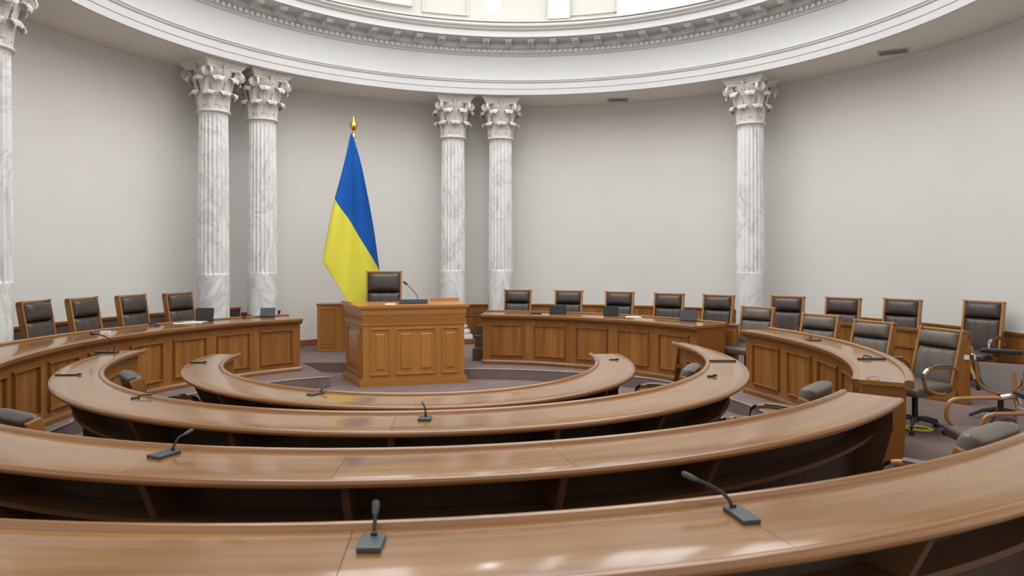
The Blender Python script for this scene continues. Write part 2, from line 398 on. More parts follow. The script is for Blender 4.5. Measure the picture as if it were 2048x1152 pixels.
# ------------------------------------------------------------------ columns
def make_column(name, label):
    t = thing(name, label, 'column', group='fluted marble columns around the hall')
    R = .315*U; Z0 = PLAT; zsh = Z0+.36; zfl = CAMZ-.40*U+.0; zcol = CAMZ+2.93*U
    bm = NB(); box(bm, 0, 0, Z0+.05, R*3.1, R*3.1, .10, bev=.008); obj('wooden_plinth', bm, M['redwood'], t)
    bm = NB(); box(bm, 0, 0, Z0+.14, R*2.75, R*2.75, .08, bev=.006)
    pr = []
    for k in range(9): a = -PI/2+PI*k/8; pr.append((R*1.22+.045*math.cos(a), Z0+.225+.045*math.sin(a)))
    pr += [(R*1.16, Z0+.275), (R*1.09, Z0+.285), (R*1.08, Z0+.30)]
    for k in range(7): a = -PI/2+PI*k/6; pr.append((R*1.10+.024*math.cos(a), Z0+.325+.022*math.sin(a)))
    pr += [(R*1.03, Z0+.35), (R*1.0, zsh+.03)]
    lathe(bm, [(R*.5, Z0+.18)]+pr, 40); obj('base', bm, M['marble'], t, smooth=True)
    # shaft
    bm = NB(); nf, sub = 22, 8; seg = nf*sub
    zs = [zsh, zsh+.02, zsh+.05]; zz = zsh+.2
    while zz < zfl-.05: zs.append(zz); zz += .2
    zs += [zfl-.02, zfl, zfl+.012, zfl+.03, zfl+.055, zfl+.08]
    zz = zfl+.25
    while zz < zcol-.2: zs.append(zz); zz += .22
    zs += [zcol-.11, zcol-.085, zcol-.07, zcol-.06, zcol-.05, zcol-.02]
    rings = []
    for z in zs:
        u = (z-zsh)/(zcol-zsh); r = R*(1.0-.10*u**1.7)
        if z <= zsh+.001: r *= 1.05
        if z > zcol-.03: r *= 1.04
        d0 = max(0, min(1, (z-zfl)/.055)); d1 = max(0, min(1, (zcol-.05-z)/.06)); ring = []
        for k in range(seg):
            x = (k % sub)/sub; y = abs(2*x-1)             # 1 at fillet centre .. 0 flute centre
            hw = .78
            dep = 0
            if y < hw:
                s = math.sqrt(max(0, 1-(y/hw)**2))
                lim = min(math.sqrt(max(0, 1-(1-d0)**2)), math.sqrt(max(0, 1-(1-d1)**2)))
                dep = s*.022*lim
            a = 2*PI*k/seg; ring.append(bm.verts.new(((r-dep)*math.cos(a), (r-dep)*math.sin(a), z)))
        rings.append(ring)
    for i in range(len(rings)-1):
        for k in range(seg): bm.faces.new((rings[i][k], rings[i][(k+1)%seg], rings[i+1][(k+1)%seg], rings[i+1][k]))
    obj('shaft', bm, M['marble'], t, smooth=True, ang=40)
    # capital
    RT = R*.92; H = ZC-zcol
    bm = NB(); lathe(bm, [(RT*.9, zcol-.03)]+[(RT*1.06+.028*math.cos(-PI/2+PI*k/6), zcol+.0+.022*math.sin(-PI/2+PI*k/6)) for k in range(7)]+[(RT*.98, zcol+.04), (RT*.96, zcol+.2*H), (RT*.98, zcol+.45*H), (RT*1.08, zcol+.66*H), (RT*1.28, zcol+.80*H), (RT*1.32, zcol+.83*H), (RT*1.2, zcol+.84*H)], 40)
    cap = obj('capital', bm, M['capital'], t, smooth=True)
    # abacus: concave sides, moulded
    bm = NB(); W = .455*U*1.05
    def ring(w, z):
        out = []
        for q in range(4):
            a = q*PI/2
            for k in range(9):
                s = -1+2*k/8*1.0; ss = s*.93; dip = (1-ss*ss)*.13*w*1.2
                x, y = w-dip, ss*w
                out.append(bm.verts.new((x*math.cos(a)-y*math.sin(a), x*math.sin(a)+y*math.cos(a), z)))
        return out
    pf = [(W*.80, zcol+.82*H), (W*.86, zcol+.84*H), (W*.87, zcol+.875*H), (W*.93, zcol+.895*H), (W*.94, zcol+.92*H), (W*1.0, zcol+.945*H), (W*1.02, zcol+.985*H), (W*1.02, ZC-.002)]
    rs = [ring(*p) for p in pf]
    for i in range(len(rs)-1):
        for k in range(36): bm.faces.new((rs[i][k], rs[i][(k+1)%36], rs[i+1][(k+1)%36], rs[i+1][k]))
    bm.faces.new(rs[0][::-1]); bm.faces.new(rs[-1]); obj('abacus', bm, M['capital'], cap, smooth=True, ang=30)
    # acanthus leaf in local frame: x outward
    def leaf(z0, h, wd, curl, r0, lean):
        bm = NB(); nu, nv = 19, 17; path_ = []
        for i in range(nv):
            v = i/(nv-1)
            if v < .68: s = v/.68; x = r0+lean*s**2; z = z0+h*s
            else:
                a = (v-.68)/.32*PI*1.2; x = r0+lean+curl*(1-math.cos(a))*.62; z = z0+h+curl*math.sin(a)*.55
            path_.append((x, z))
        def P_(i, j, off):
            v = i/(nv-1); u = -1+2*j/(nu-1)
            wv = wd*(.72+.35*math.sin(min(1, v*1.25)*PI*.62))*(1 if v < .75 else 1-(v-.75)*1.5)
            wv *= 1+.16*math.sin(v*30)*abs(u)**2
            x, z = path_[i]
            rib = .013*(1-abs(u))**2+.008*math.cos(u*15)*(1-.3*v)
            ang = u*wv/max(.2, r0*1.0)
            rr = x+rib+off
            return (rr*math.cos(ang), rr*math.sin(ang), z-(.012*u*u if v > .6 else 0))
        A = [[bm.verts.new(P_(i, j, 0)) for j in range(nu)] for i in range(nv)]
        B = [[bm.verts.new(P_(i, j, -.014)) for j in range(nu)] for i in range(nv)]
        for i in range(nv-1):
            for j in range(nu-1):
                bm.faces.new((A[i][j], A[i][j+1], A[i+1][j+1], A[i+1][j])); bm.faces.new((B[i][j], B[i+1][j], B[i+1][j+1], B[i][j+1]))
            bm.faces.new((A[i][0], A[i+1][0], B[i+1][0], B[i][0])); bm.faces.new((A[i][-1], B[i][-1], B[i+1][-1], A[i+1][-1]))
        for j in range(nu-1):
            bm.faces.new((A[0][j], B[0][j], B[0][j+1], A[0][j+1])); bm.faces.new((A[-1][j], A[-1][j+1], B[-1][j+1], B[-1][j]))
        return bm
    l1 = obj('acanthus_leaf', leaf(zcol+.03, .30*H, .070, .085, RT*1.0, .035), M['capital'], cap, smooth=True, ang=60)
    l2 = obj('acanthus_leaf', leaf(zcol+.10, .49*H, .060, .095, RT*1.0, .075), M['capital'], cap, smooth=True, ang=60)
    for k in range(1, 8):
        c = l1.copy(); C.objects.link(c); c.rotation_euler = (0,0,k*PI/4)
        c = l2.copy(); C.objects.link(c); c.rotation_euler = (0,0,k*PI/4+PI/8)
    l2.rotation_euler = (0,0,PI/8)
    # volutes: spiral scroll on a curved stalk, two at each corner
    def volute(side):
        bm = NB(); cx, cz, r0 = W*1.12, zcol+.72*H, .082; pts = []; rad = []
        n = 44
        stalk = [(RT*1.02, zcol+.36*H), (RT*1.12, zcol+.50*H), (RT*1.32, zcol+.66*H), (cx-.05, zcol+.80*H)]
        for x, z in stalk: pts.append((x, 0, z)); rad.append(.016)
        for k in range(n):
            a = PI*.62-2*PI*1.9*k/(n-1); r = r0*(1-.86*k/(n-1)); pts.append((cx+r*math.cos(a), 0, cz+r*math.sin(a))); rad.append(.0115*(1-.4*k/(n-1)))
        tube(bm, pts, rad, 7, flat=(1, 2.3))
        bmesh.ops.create_cone(bm, cap_ends=True, segments=20, radius1=r0*.85, radius2=r0*.85, depth=.008, matrix=Matrix.Translation((cx,0,cz)) @ Matrix.Rotation(PI/2,4,'X'))
        bmesh.ops.create_icosphere(bm, subdivisions=1, radius=.018, matrix=Matrix.Translation((cx,side*.012,cz)))
        mt = Matrix.Translation((cx*.93,0,0)) @ Matrix.Rotation(side*math.radians(30),4,'Z') @ Matrix.Translation((-cx*.93,side*.028,0))
        bmesh.ops.transform(bm, matrix=mt, verts=bm.verts); return bm
    for side in (-1, 1):
        v0 = obj('volute', volute(side), M['capital'], cap, smooth=True, ang=50)
        for k in range(1, 4):
            c = v0.copy(); C.objects.link(c); c.rotation_euler = (0,0,PI/4+k*PI/2)
        v0.rotation_euler = (0,0,PI/4)
    bm = NB()                                        # flower on each face of the abacus
    for k in range(7):
        a = 2*PI*k/7; bmesh.ops.create_icosphere(bm, subdivisions=1, radius=.016, matrix=Matrix.Translation((W*.86, .024*math.cos(a), zcol+.905*H+.03*math.sin(a))))
    tube(bm, [(W*.62,0,zcol+.6*H), (W*.74,0,zcol+.72*H), (W*.84,0,zcol+.84*H), (W*.87,0,zcol+.9*H)], [.014,.018,.02,.024], 7)
    for s in (-1, 1):
        tube(bm, bez([(W*.58,0,zcol+.55*H), (W*.66,s*.05,zcol+.68*H), (W*.72,s*.10,zcol+.76*H), (W*.74,s*.065,zcol+.80*H), (W*.74,s*.04,zcol+.74*H)], 5), .012, 6)
    f0 = obj('flower', bm, M['capital'], cap, smooth=True)
    for k in range(1, 4): c = f0.copy(); C.objects.link(c); c.rotation_euler = (0,0,k*PI/2)
    return t
def onring(px, r):
    "point on the ring of radius r (plan units) seen in the direction of px, far side"
    k = (px-1024)/F; A = 1+k*k; B = -2*(k*WC[0]+WC[1]); Cc = WC[0]**2+WC[1]**2-r*r
    z = (-B+math.sqrt(B*B-4*A*Cc))/(2*A); return Vector((k*z*U, z*U, 0))
cols = [(427, 'left column of the pair behind the left curved desk, left of the flag'), (525, 'right column of the pair left of the flag, bluish crack near its foot'),
        (906, 'left column of the middle pair, just right of the lectern microphone'), (1001, 'right column of the middle pair, beside the end of the right panelled desk'),
        (1501, 'single white fluted column on the right half of the wall'), (-27, 'marble column cut off by the left edge of the picture')]
col0 = None
for px, lab in cols:
    p = onring(px, 7.62)
    rz = math.atan2(p.y-WC[1]*U, p.x-WC[0]*U)
    if col0 is None: col0 = make_column('column', lab); col0.location = p; col0.rotation_euler = (0,0,rz)
    else: dup(col0, p, rz, lab)
# ------------------------------------------------------------------ benches
TH = .034
def panel_bm(cv, side_a, d, sgn, p0, p1, z0, z1, raised=True):
    "moulded panel on a curved face; sgn=-1 stands proud towards the centre"
    bm = NB(); n = max(3, int((p1-p0)/1.6)); w_ = math.degrees(.03/(cv.ri(math.radians((p0+p1)/2))*U))
    def pr(za, zb, t=.024): return [(side_a, d, za), (side_a, d+sgn*t, za), (side_a, d+sgn*t, zb), (side_a, d, zb)]
    for za, zb, t in ((z0, z0+.022, .020), (z0+.008, z0+.018, .034), (z1-.022, z1, .020), (z1-.018, z1-.008, .034)): sweep(bm, cv, pr(za, zb, t), p0, p1, n)
    for a, b in ((p0, 1), (p1, -1)):
        sweep(bm, cv, pr(z0, z1, .020), *sorted((a, a+b*w_*.75)), 1); sweep(bm, cv, pr(z0+.01, z1-.01, .034), *sorted((a+b*w_*.25, a+b*w_*.6)), 1)
    return bm
def field_bm(cv, side_a, d, sgn, p0, p1, z0, z1):
    bm = NB(); w_ = math.degrees(.04/(cv.ri(math.radians((p0+p1)/2))*U))
    sweep(bm, cv, [(side_a, d, z0), (side_a, d+sgn*.004, z0), (side_a, d+sgn*.004, z1), (side_a, d, z1)], p0+w_*.8, p1-w_*.8, max(3, int((p1-p0)/2)))
    return bm
def bench(name, label, cv, ph0, ph1, Z, floor, seams, fins, panels, shelf=True, closed_front=False, rim='in'):
    t = thing(name, label, 'desk', group='curved wooden desks of the council chamber')
    span = ph1-ph0
    cuts = [ph0]+[s for s in seams if ph0 < s < ph1]+[ph1]
    for a, b in zip(cuts, cuts[1:]):
        gap = math.degrees(.0011/(cv.ro(math.radians(a))*U)); n = max(2, int((b-a)/2.2))
        e = TH/2
        nose = [(1, -.02+e*math.cos(q)*1.1, Z-e+e*math.sin(q)) for q in [PI/2-PI*k/6 for k in range(7)]]
        inn = [(0, .02-e*math.cos(q)*1.1, Z-e+e*math.sin(q)) for q in [-PI/2-0+PI*k/6 for k in range(7)]]
        bm = NB(); sweep(bm, cv, [(0,.024,Z), (.33,.0,Z), (.66,0,Z)]+nose+[(.5,0,Z-TH)]+inn[:-1], a+gap, b-gap, n)
        obj('worktop', bm, M['top'], t, smooth=True, ang=40)
    n = int(span/2)+2
    if rim == 'in':
        bm = NB(); sweep(bm, cv, [(0,-.020,Z-.028), (0,-.026,Z-.01), (0,-.026,Z+.004), (0,-.019,Z+.014), (0,-.005,Z+.018), (0,.008,Z+.014), (0,.015,Z+.007), (0,.019,Z-.0), (0,.019,Z-.015), (0,0,Z-.038)], ph0, ph1, n)
        obj('rim', bm, M['edge'], t, smooth=True, ang=50)
        bm = NB(); sweep(bm, cv, [(1,-.012,Z-.037), (1,.010,Z-.034), (1,.018,Z-.024), (1,.018,Z-.012), (1,.010,Z-.002), (1,-.004,Z+.002), (1,-.016,Z+.001), (1,-.024,Z-.015)], ph0, ph1, n)
        obj('edge_moulding', bm, M['edge'], t, smooth=True, ang=50)
    else:
        bm = NB(); sweep(bm, cv, [(1,-.05,Z-.01), (1,-.05,Z+.012), (1,-.03,Z+.022), (1,.0,Z+.022), (1,.016,Z+.008), (1,.016,Z-.04), (1,-.02,Z-.05)], ph0, ph1, n)
        obj('rim', bm, M['edge'], t, smooth=True, ang=50)
        bm = NB(); sweep(bm, cv, [(0,.03,Z-.085), (0,.012,Z-.07), (0,-.002,Z-.052), (0,-.026,Z-.042), (0,-.03,Z-.028), (0,-.03,Z-.006), (0,-.018,Z+.004), (0,.02,Z+.002), (0,.04,Z-.03)], ph0, ph1, n)
        obj('edge_moulding', bm, M['edge'], t, smooth=True, ang=50)
    ins = math.degrees(.02/(cv.ri(math.radians(ph0))*U))
    pm = M['stave'] if closed_front else M['panel']
    bm = NB(); sweep(bm, cv, [(0,.05,floor), (0,.075,floor), (0,.075,Z-TH), (0,.05,Z-TH)], ph0+ins, ph1-ins, n)
    fp = obj('front_panel', bm, M['panel'], t, smooth=True)
    bm = NB(); sweep(bm, cv, [(0,.05,floor), (0,.015,floor), (0,.015,floor+.045), (0,.03,floor+.07), (0,.05,floor+.075)], ph0+ins*.4, ph1-ins*.4, n)
    obj('base_moulding', bm, M['edge'], t)
    for a, b in panels:
        bm = panel_bm(cv, 0, .051, -1, a, b, floor+.14, Z-.15); pf = obj('panel', bm, M['panel'], t)
        obj('panel_field', field_bm(cv, 0, .051, -1, a, b, floor+.162, Z-.172), M['stave'], pf)
    if shelf:
        bm = NB(); zsf = Z-.24
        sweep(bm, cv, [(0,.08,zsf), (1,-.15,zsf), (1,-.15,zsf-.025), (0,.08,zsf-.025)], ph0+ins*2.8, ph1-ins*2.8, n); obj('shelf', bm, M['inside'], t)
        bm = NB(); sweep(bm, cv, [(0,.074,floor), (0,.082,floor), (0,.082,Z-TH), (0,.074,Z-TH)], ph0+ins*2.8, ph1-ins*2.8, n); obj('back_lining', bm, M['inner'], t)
    for q in fins:
        g = math.degrees(.016/(cv.ri(math.radians(q))*U)); bm = NB()
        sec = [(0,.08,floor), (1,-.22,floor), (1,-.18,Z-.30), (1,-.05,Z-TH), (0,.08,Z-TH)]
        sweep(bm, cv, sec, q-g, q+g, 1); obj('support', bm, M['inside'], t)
    # end boards
    for q, s in ((ph0, 1), (ph1, -1)):
        g = math.degrees(.035/(cv.ri(math.radians(q))*U))
        a, b = (q+s*g*.5, q+s*g*1.5); a, b = min(a,b), max(a,b)
        bm = NB()
        sec = [(0,.05,floor), (1,-.06 if closed_front else -.2,floor), (1,-.04,Z-.2), (1,-.04,Z-TH), (0,.05,Z-TH)]
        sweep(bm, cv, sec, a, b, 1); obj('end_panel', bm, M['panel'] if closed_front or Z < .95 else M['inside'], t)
    return t
def rng(a, b, n, g=.12):
    w_ = (b-a)/n; return [(a+w_*i+w_*g, a+w_*(i+1)-w_*g) for i in range(n)]
c1 = Curve(four([2.4224,-0.1329,0.0135,-0.007,-0.0561,-0.0393,0.0264]), four([2.8547,-0.1033,-0.063,-0.0449,-0.0638,-0.0593,0.0057]))
c2 = Curve(four([3.6584,-0.0706,0.0025,0.0104,-0.0224,-0.0182,0.0043]), four([4.0254,-0.116,-0.1791,-0.0418,-0.0915,-0.0318,-0.0313]))
c3 = Curve(four([5.1454,0.0467,0.0552]), four([5.4852,0.0125,-0.1322]))
c4 = Curve(four([6.6184,0.0156,-0.0895]), four([7.2036,-0.0421,-0.0031]))
cE = Curve(four([5.0988,.0357,.0594,.0325,.0197]), four([5.6343,.0377,.1247,.0349,.0525]))
cL = Curve(four([4.8468,.0168,.0417,-.013,-.013]), four([5.7296,.0175,.0309]))
cR = Curve(four([4.9253,.0114,-.0143,.0093,-.0019]), lambda p: 5.72)
Z1, Z2, Z3, Z4, ZL = CAMZ-1.36*U, CAMZ-1.27*U, CAMZ-1.17*U, CAMZ-1.0*U, CAMZ-1.2*U
bench('curved_desk', 'smallest horseshoe desk, innermost ring, directly in front of the lectern', c1, -187, 9, Z1, 0, [-170,-149,-127,-106,-85,-64,-43,-10], [-154,-133,-106,-85,-64,-40,-14], rng(-182, 4, 9))
bench('curved_desk', 'long horseshoe desk in the second ring, curling up at both ends', c2, -181, 14, Z2, 0, [-160,-136,-119,-104,-86.5,-69,-45,-27], [-158,-139,-119,-104,-86.5,-69,-54.5,-36,-16], rng(-177, 10, 11))
bench('curved_desk', 'third ring desk across the frame, its square right end near the panelled desk', c3, -140, -39.2, Z3, PLAT, [-126,-113,-100,-88,-74.5], [-125,-112,-99,-87.4,-75,-64.3], rng(-137, -41, 9))
bench('curved_desk', 'nearest desk along the bottom of the picture, with two large microphones', c4, -142, -38, Z4, PLAT, [-122.4,-110,-97.6,-85.2,-72.9,-60.5,-48], [-128,-116,-104,-91.6,-79,-67,-54.5], rng(-139, -41, 9))
bench('panelled_desk', 'curved panelled desk right of centre ending in a square board, chairs behind it', cE, -29.2, 22, ZL, PLAT, [-18], [], rng(-26.5, 21, 5), shelf=False, closed_front=True, rim='out')
bench('panelled_desk', 'long curved panelled desk on the left side carrying two tablets', cL, 125.3, 214, ZL, PLAT, [150, 172, 195], [], rng(126, 212, 9), shelf=False, closed_front=True, rim='out')
tR = bench('panelled_desk', 'curved panelled desk right of the lectern carrying three tablets', cR, 31, 84, ZL, PLAT, [50], [], rng(32, 83, 5), shelf=False, closed_front=True, rim='out')
# bench in front of the rear chairs on the right
def polyc(pts):
    P_ = bez([(x*U, y*U, 0) for x, y in pts], 8)
    class PC:
        ri = staticmethod(lambda p: 6.0)
        def P(s, t, a, d, z):
            i = max(0, min(len(P_)-2, int(t))); f = t-i; p = P_[i]*(1-f)+P_[i+1]*f
            tt = (P_[i+1]-P_[i]).normalized(); nrm = Vector((-tt.y, tt.x, 0))
            return Vector((p.x, p.y, z))+nrm*(d+a*.4)
    return PC(), len(P_)-1
pc, nP = polyc([(6.70,10.25), (6.59,10.39), (6.49,10.53), (6.28,10.79), (6.0,11.23), (5.52,11.93), (5.18,12.4)])
ZB = CAMZ-1.14*U
t = thing('rear_bench_front', 'low panelled oak screen between the two rows of chairs at far right', 'bench front')
bm = NB(); sweep(bm, pc, [(0,0,PLAT), (0,-.03,PLAT), (0,-.03,ZB-.03), (0,0,ZB-.03)], 0, nP, nP); obj('front_panel', bm, M['stave'], t)
bm = NB(); sweep(bm, pc, [(0,.03,ZB-.035), (0,-.05,ZB-.035), (0,-.05,ZB), (0,.03,ZB)], 0, nP, nP); obj('top_rail', bm, M['edge'], t)
bm = NB(); sweep(bm, pc, [(0,.018,ZB-.25), (0,0,ZB-.25), (0,0,ZB-.225), (0,.018,ZB-.225)], 0, nP, nP); obj('moulding', bm, M['edge'], t)
bm = NB(); sweep(bm, pc, [(0,.03,PLAT), (0,0,PLAT), (0,0,PLAT+.08), (0,.02,PLAT+.08)], 0, nP, nP); obj('base_moulding', bm, M['edge'], t)
for k in (8, 16, 24, 32, 40):
    bm = NB(); sweep(bm, pc, [(0,.02,PLAT+.08), (0,0,PLAT+.08), (0,0,ZB-.03), (0,.02,ZB-.03)], k-.3, k+.3, 1); obj('stile', bm, M['panel'], t)
# side cupboard by the right end of the right desk
def boxthing(name, label, cat, p, w_, d_, h_, rz, m, panels=1, base=True):
    t = thing(name, label, cat, p, rz)
    bm = NB(); box(bm, 0, 0, h_/2, w_, d_, h_-.01, bev=.003); obj('body', bm, m, t)
    bm = NB(); box(bm, 0, 0, h_-.0125, w_+.04, d_+.04, .025, bev=.006); obj('top', bm, M['edge'], t)
    for i in range(panels):
        pw = w_/panels; x = -w_/2+pw*(i+.5); bm = NB()
        for sx in (-1, 1): box(bm, x+sx*(pw/2-.05), -d_/2-.006, h_/2, .02, .016, h_-.18, bev=.003)
        for z in (.09, h_-.09): box(bm, x, -d_/2-.006, z, pw-.08, .016, .02, bev=.003)
        f_ = obj('door', bm, m, t); bm = NB(); box(bm, x, -d_/2-.004, h_/2, pw-.15, .012, h_-.24, bev=.003); obj('panel_field', bm, M['stave'], f_)
    return t
p = Vector((3.13, 9.97, PLAT)); boxthing('side_cupboard', 'plain oak cupboard closing the right end of the tablet desk', 'cupboard', p, .16, .16, ZL-PLAT-.02, math.radians(-28), M['panel'])
p = Vector((-3.98*U, 16.2*U, PLAT)); boxthing('low_cabinet', 'small brown cabinet by the wall behind the left side of the lectern', 'cabinet', p, .80, .32, CAMZ-1.11*U-PLAT, math.radians(12), M['lect'], 2)
# stair-like dark block between lectern and right desk
t = thing('step_stool', 'brown stepped block standing against the left end of the right desk', 'steps', Vector((-.72*U, 14.65*U, PLAT)), 0)
for i, (hh, dd) in enumerate(((.2,0), (.4,.16), (.56,.30))):
    bm = NB(); box(bm, .03*i, dd, hh/2, .16, .16, hh, bev=.004); obj('step', bm, M['fabric'], t)
# ------------------------------------------------------------------ lectern
FL, FR, BR, BL = [(x*U, y*U) for x, y in ((-2.74,12.68), (-.85,13.16), (-1.12,14.15), (-3.30,13.72))]
ZT = CAMZ-.925*U
def offs(k):
    cx = sum(p[0] for p in (FL,FR,BR,BL))/4; cy = sum(p[1] for p in (FL,FR,BR,BL))/4; out = []
    for p in (FL,FR,BR,BL):
        d = Vector((p[0]-cx, p[1]-cy)); q = Vector((cx, cy))+d*(1+k/d.length*1.3); out.append((q.x, q.y))
    return out
lt = thing('lectern', 'large panelled oak rostrum with carved frieze in the middle of the room', 'lectern')
bm = NB(); prism(bm, offs(-.03), 0, ZT-.05); obj('body', bm, M['lect'], lt)
bm = NB(); prism(bm, offs(.012), 0, .07); prism(bm, offs(0), .07, .10); obj('base_moulding', bm, M['lect'], lt)
bm = NB(); prism(bm, offs(-.005), ZT-.135, ZT-.05); prism(bm, offs(.02), ZT-.05, ZT-.035); prism(bm, offs(.035), ZT-.035, ZT); obj('top', bm, M['lect'], lt)
bm = NB(); prism(bm, offs(-.018), ZT-.265, ZT-.135); prism(bm, offs(-.002), ZT-.285, ZT-.265); fz = obj('frieze', bm, M['lect'], lt)
def face(pa, pb, zb):
    "matrix: x along the face, -y outward"
    a, b = Vector((*pa, 0)), Vector((*pb, 0)); x = (b-a).normalized(); y = Vector((0,0,1)).cross(x)
    return Matrix(((x.x, y.x, 0, a.x), (x.y, y.y, 0, a.y), (0, 0, 1, zb), (0,0,0,1))), (b-a).length
def carve(pa, pb):
    mt, ln = face(pa, pb, ZT-.20); bm = NB(); n = int(ln/.055)
    for k in range(n):
        x0 = (k+.5)*ln/n; s = 1 if k % 2 else -1; pts = []
        for q in range(14):
            a = 2*PI*1.4*q/13; r = .021*(1-.7*q/13); pts.append((x0+r*math.cos(a), -.003, s*r*math.sin(a)))
        tube(bm, pts, .0055, 5)
        tube(bm, [(x0+.018, -.002, 0), (x0+.03, -.004, s*.018), (x0+.038, -.002, s*.03)], .006, 5)
        bmesh.ops.create_icosphere(bm, subdivisions=1, radius=.008, matrix=Matrix.Translation((x0+.027,-.003,-s*.02)))
    for z in (-.045, .045): box(bm, ln/2, 0, z, ln, .016, .008)
    bmesh.ops.transform(bm, matrix=mt, verts=bm.verts); obj('carving', bm, M['lect'], fz)
q = offs(-.018); carve(q[0], q[1]); carve(q[3], q[0])
q = offs(-.03)
def lpan(pa, pb, x0, x1, inner):
    mt, ln = face(pa, pb, 0); z0, z1 = .17, ZT-.345; bm = NB()
    for x in (x0, x1): box(bm, x*ln, -.004, (z0+z1)/2, .024, .03, z1-z0, bev=.005)
    for z in (z0, z1): box(bm, (x0+x1)/2*ln, -.004, z, (x1-x0)*ln+.024, .03, .024, bev=.005)
    bmesh.ops.transform(bm, matrix=mt, verts=bm.verts); o = obj('panel', bm, M['lect'], lt)
    for a, b in inner:
        bm = NB(); box(bm, (a+b)/2*ln, 0, (z0+z1)/2, (b-a)*ln, .03, z1-z0-.14, bev=.013, seg=1); bmesh.ops.transform(bm, matrix=mt, verts=bm.verts); obj('raised_field', bm, M['lect'], o)
lpan(q[0], q[1], .075, .255, [(.12,.21)]); lpan(q[0], q[1], .32, .71, [(.36,.47), (.56,.67)]); lpan(q[0], q[1], .775, .94, [(.81,.905)])
lpan(q[3], q[0], .12, .88, [(.24,.76)])
# raised wings at the sides of the top
bm = NB(); a = Vector((*offs(.03)[3], 0)); b = Vector((*offs(.03)[0], 0)); m_ = (b-a)
prism(bm, [(a.x, a.y), (a.x+m_.x*.5, a.y+m_.y*.5), (a.x+m_.x*.5+.04, a.y+m_.y*.5+.01), (a.x+.04, a.y+.02)], ZT, ZT+.03)
a = Vector((*offs(.03)[2], 0)); prism(bm, [(a.x, a.y), (a.x-.45, a.y-.11), (a.x-.45, a.y-.08), (a.x, a.y+.03)], ZT, ZT+.045); obj('raised_edge', bm, M['lect'], lt)
# ------------------------------------------------------------------ flag
YF = 15.56*U
def fp(px, py, dy=0): 
    y = YF+dy; return Vector(((px-1024)/F*y, y, CAMZ-(py-HOR)/F*y))
ft = thing('flag', 'tall blue and yellow flag hanging from a gold-tipped pole behind the lectern', 'flag', Vector((fp(707,600).x, YF, PLAT)))
base = ft.location.copy()
bm = NB(); lathe(bm, [(.14,0), (.14,.02), (.12,.04), (.05,.06), (.03,.12)], 28); obj('base', bm, M['gold'], ft, smooth=True)
topz = fp(707, 268).z-PLAT
bm = NB(); lathe(bm, [(.014,.1), (.014,topz)], 12); obj('pole', bm, M['gold'], ft, smooth=True)
s = YF/F
bm = NB(); lathe(bm, [(r*s, topz+z*s) for r, z in ((2.2,-9),(4.2,-8),(4.4,-4),(3.2,-2),(2.4,2),(3.4,4),(2.2,6),(3.6,8),(5.8,10),(7.3,14),(7.4,18),(5.8,22),(3.6,24.5),(2.6,27),(1.8,31),(.3,36))], 24); obj('finial', bm, M['gold'], ft, smooth=True)
def lerp(pl, t):
    x = t*(len(pl)-1); i = min(len(pl)-2, int(x)); f = x-i; return (pl[i][0]*(1-f)+pl[i+1][0]*f, pl[i][1]*(1-f)+pl[i+1][1]*f)
def smooth_poly(pl, n=10): return [(v.x, v.y) for v in bez([(a, b, 0) for a, b in pl], n)]
Lb = smooth_poly([(705.5,270), (696,318), (686,360), (675.5,398)]); Rb = smooth_poly([(709,270), (725,325), (738,385), (751,455), (762.5,541)])
Ly = [(675.5,398), (669,428), (664,455), (658,490), (653.5,520), (677,563), (701,606), (726,655), (742,690)]; Ry = smooth_poly([(762.5,541), (764,580), (764,620), (763,655), (762,690)])
def flagpart():
    bm = NB(); nu = 40; rows = []; mats = []
    def row(Lp, Rp, t, tt):
        a, b = lerp(Lp, t), lerp(Rp, t); out = []
        for j in range(nu+1):
            u = j/nu; x = a[0]+(b[0]-a[0])*u; y = a[1]+(b[1]-a[1])*u
            wd = (b[0]-a[0])/100
            sag = (y-270)/270
            ang = (x-707)/max(12, (y-240)*.42)          # folds fan out from the top of the pole
            fold = .085*min(1, sag*1.4+.12)*(math.sin(ang*6.0+.8)+.55*math.sin(ang*12.5+1.0+y*.004))*wd**.5
            v = fp(x, y, 0); out.append(bm.verts.new((v.x-base.x, -.17+fold, v.z-base.z)))
        return out
    nb, ny = 36, 34
    for i in range(nb+1): rows.append(row(Lb, Rb, i/nb, 0))
    for i in range(1, ny+1): rows.append(row(Ly, Ry, i/ny, 1))
    for i in range(len(rows)-1):
        for j in range(nu):
            f = bm.faces.new((rows[i][j], rows[i][j+1], rows[i+1][j+1], rows[i+1][j])); f.material_index = 0 if i < nb else 1
    o = obj('cloth', bm, [M['blue'], M['flagyellow']], ft, smooth=True, ang=0)
    md = o.modifiers.new('thickness', 'SOLIDIFY'); md.thickness = .004
flagpart()
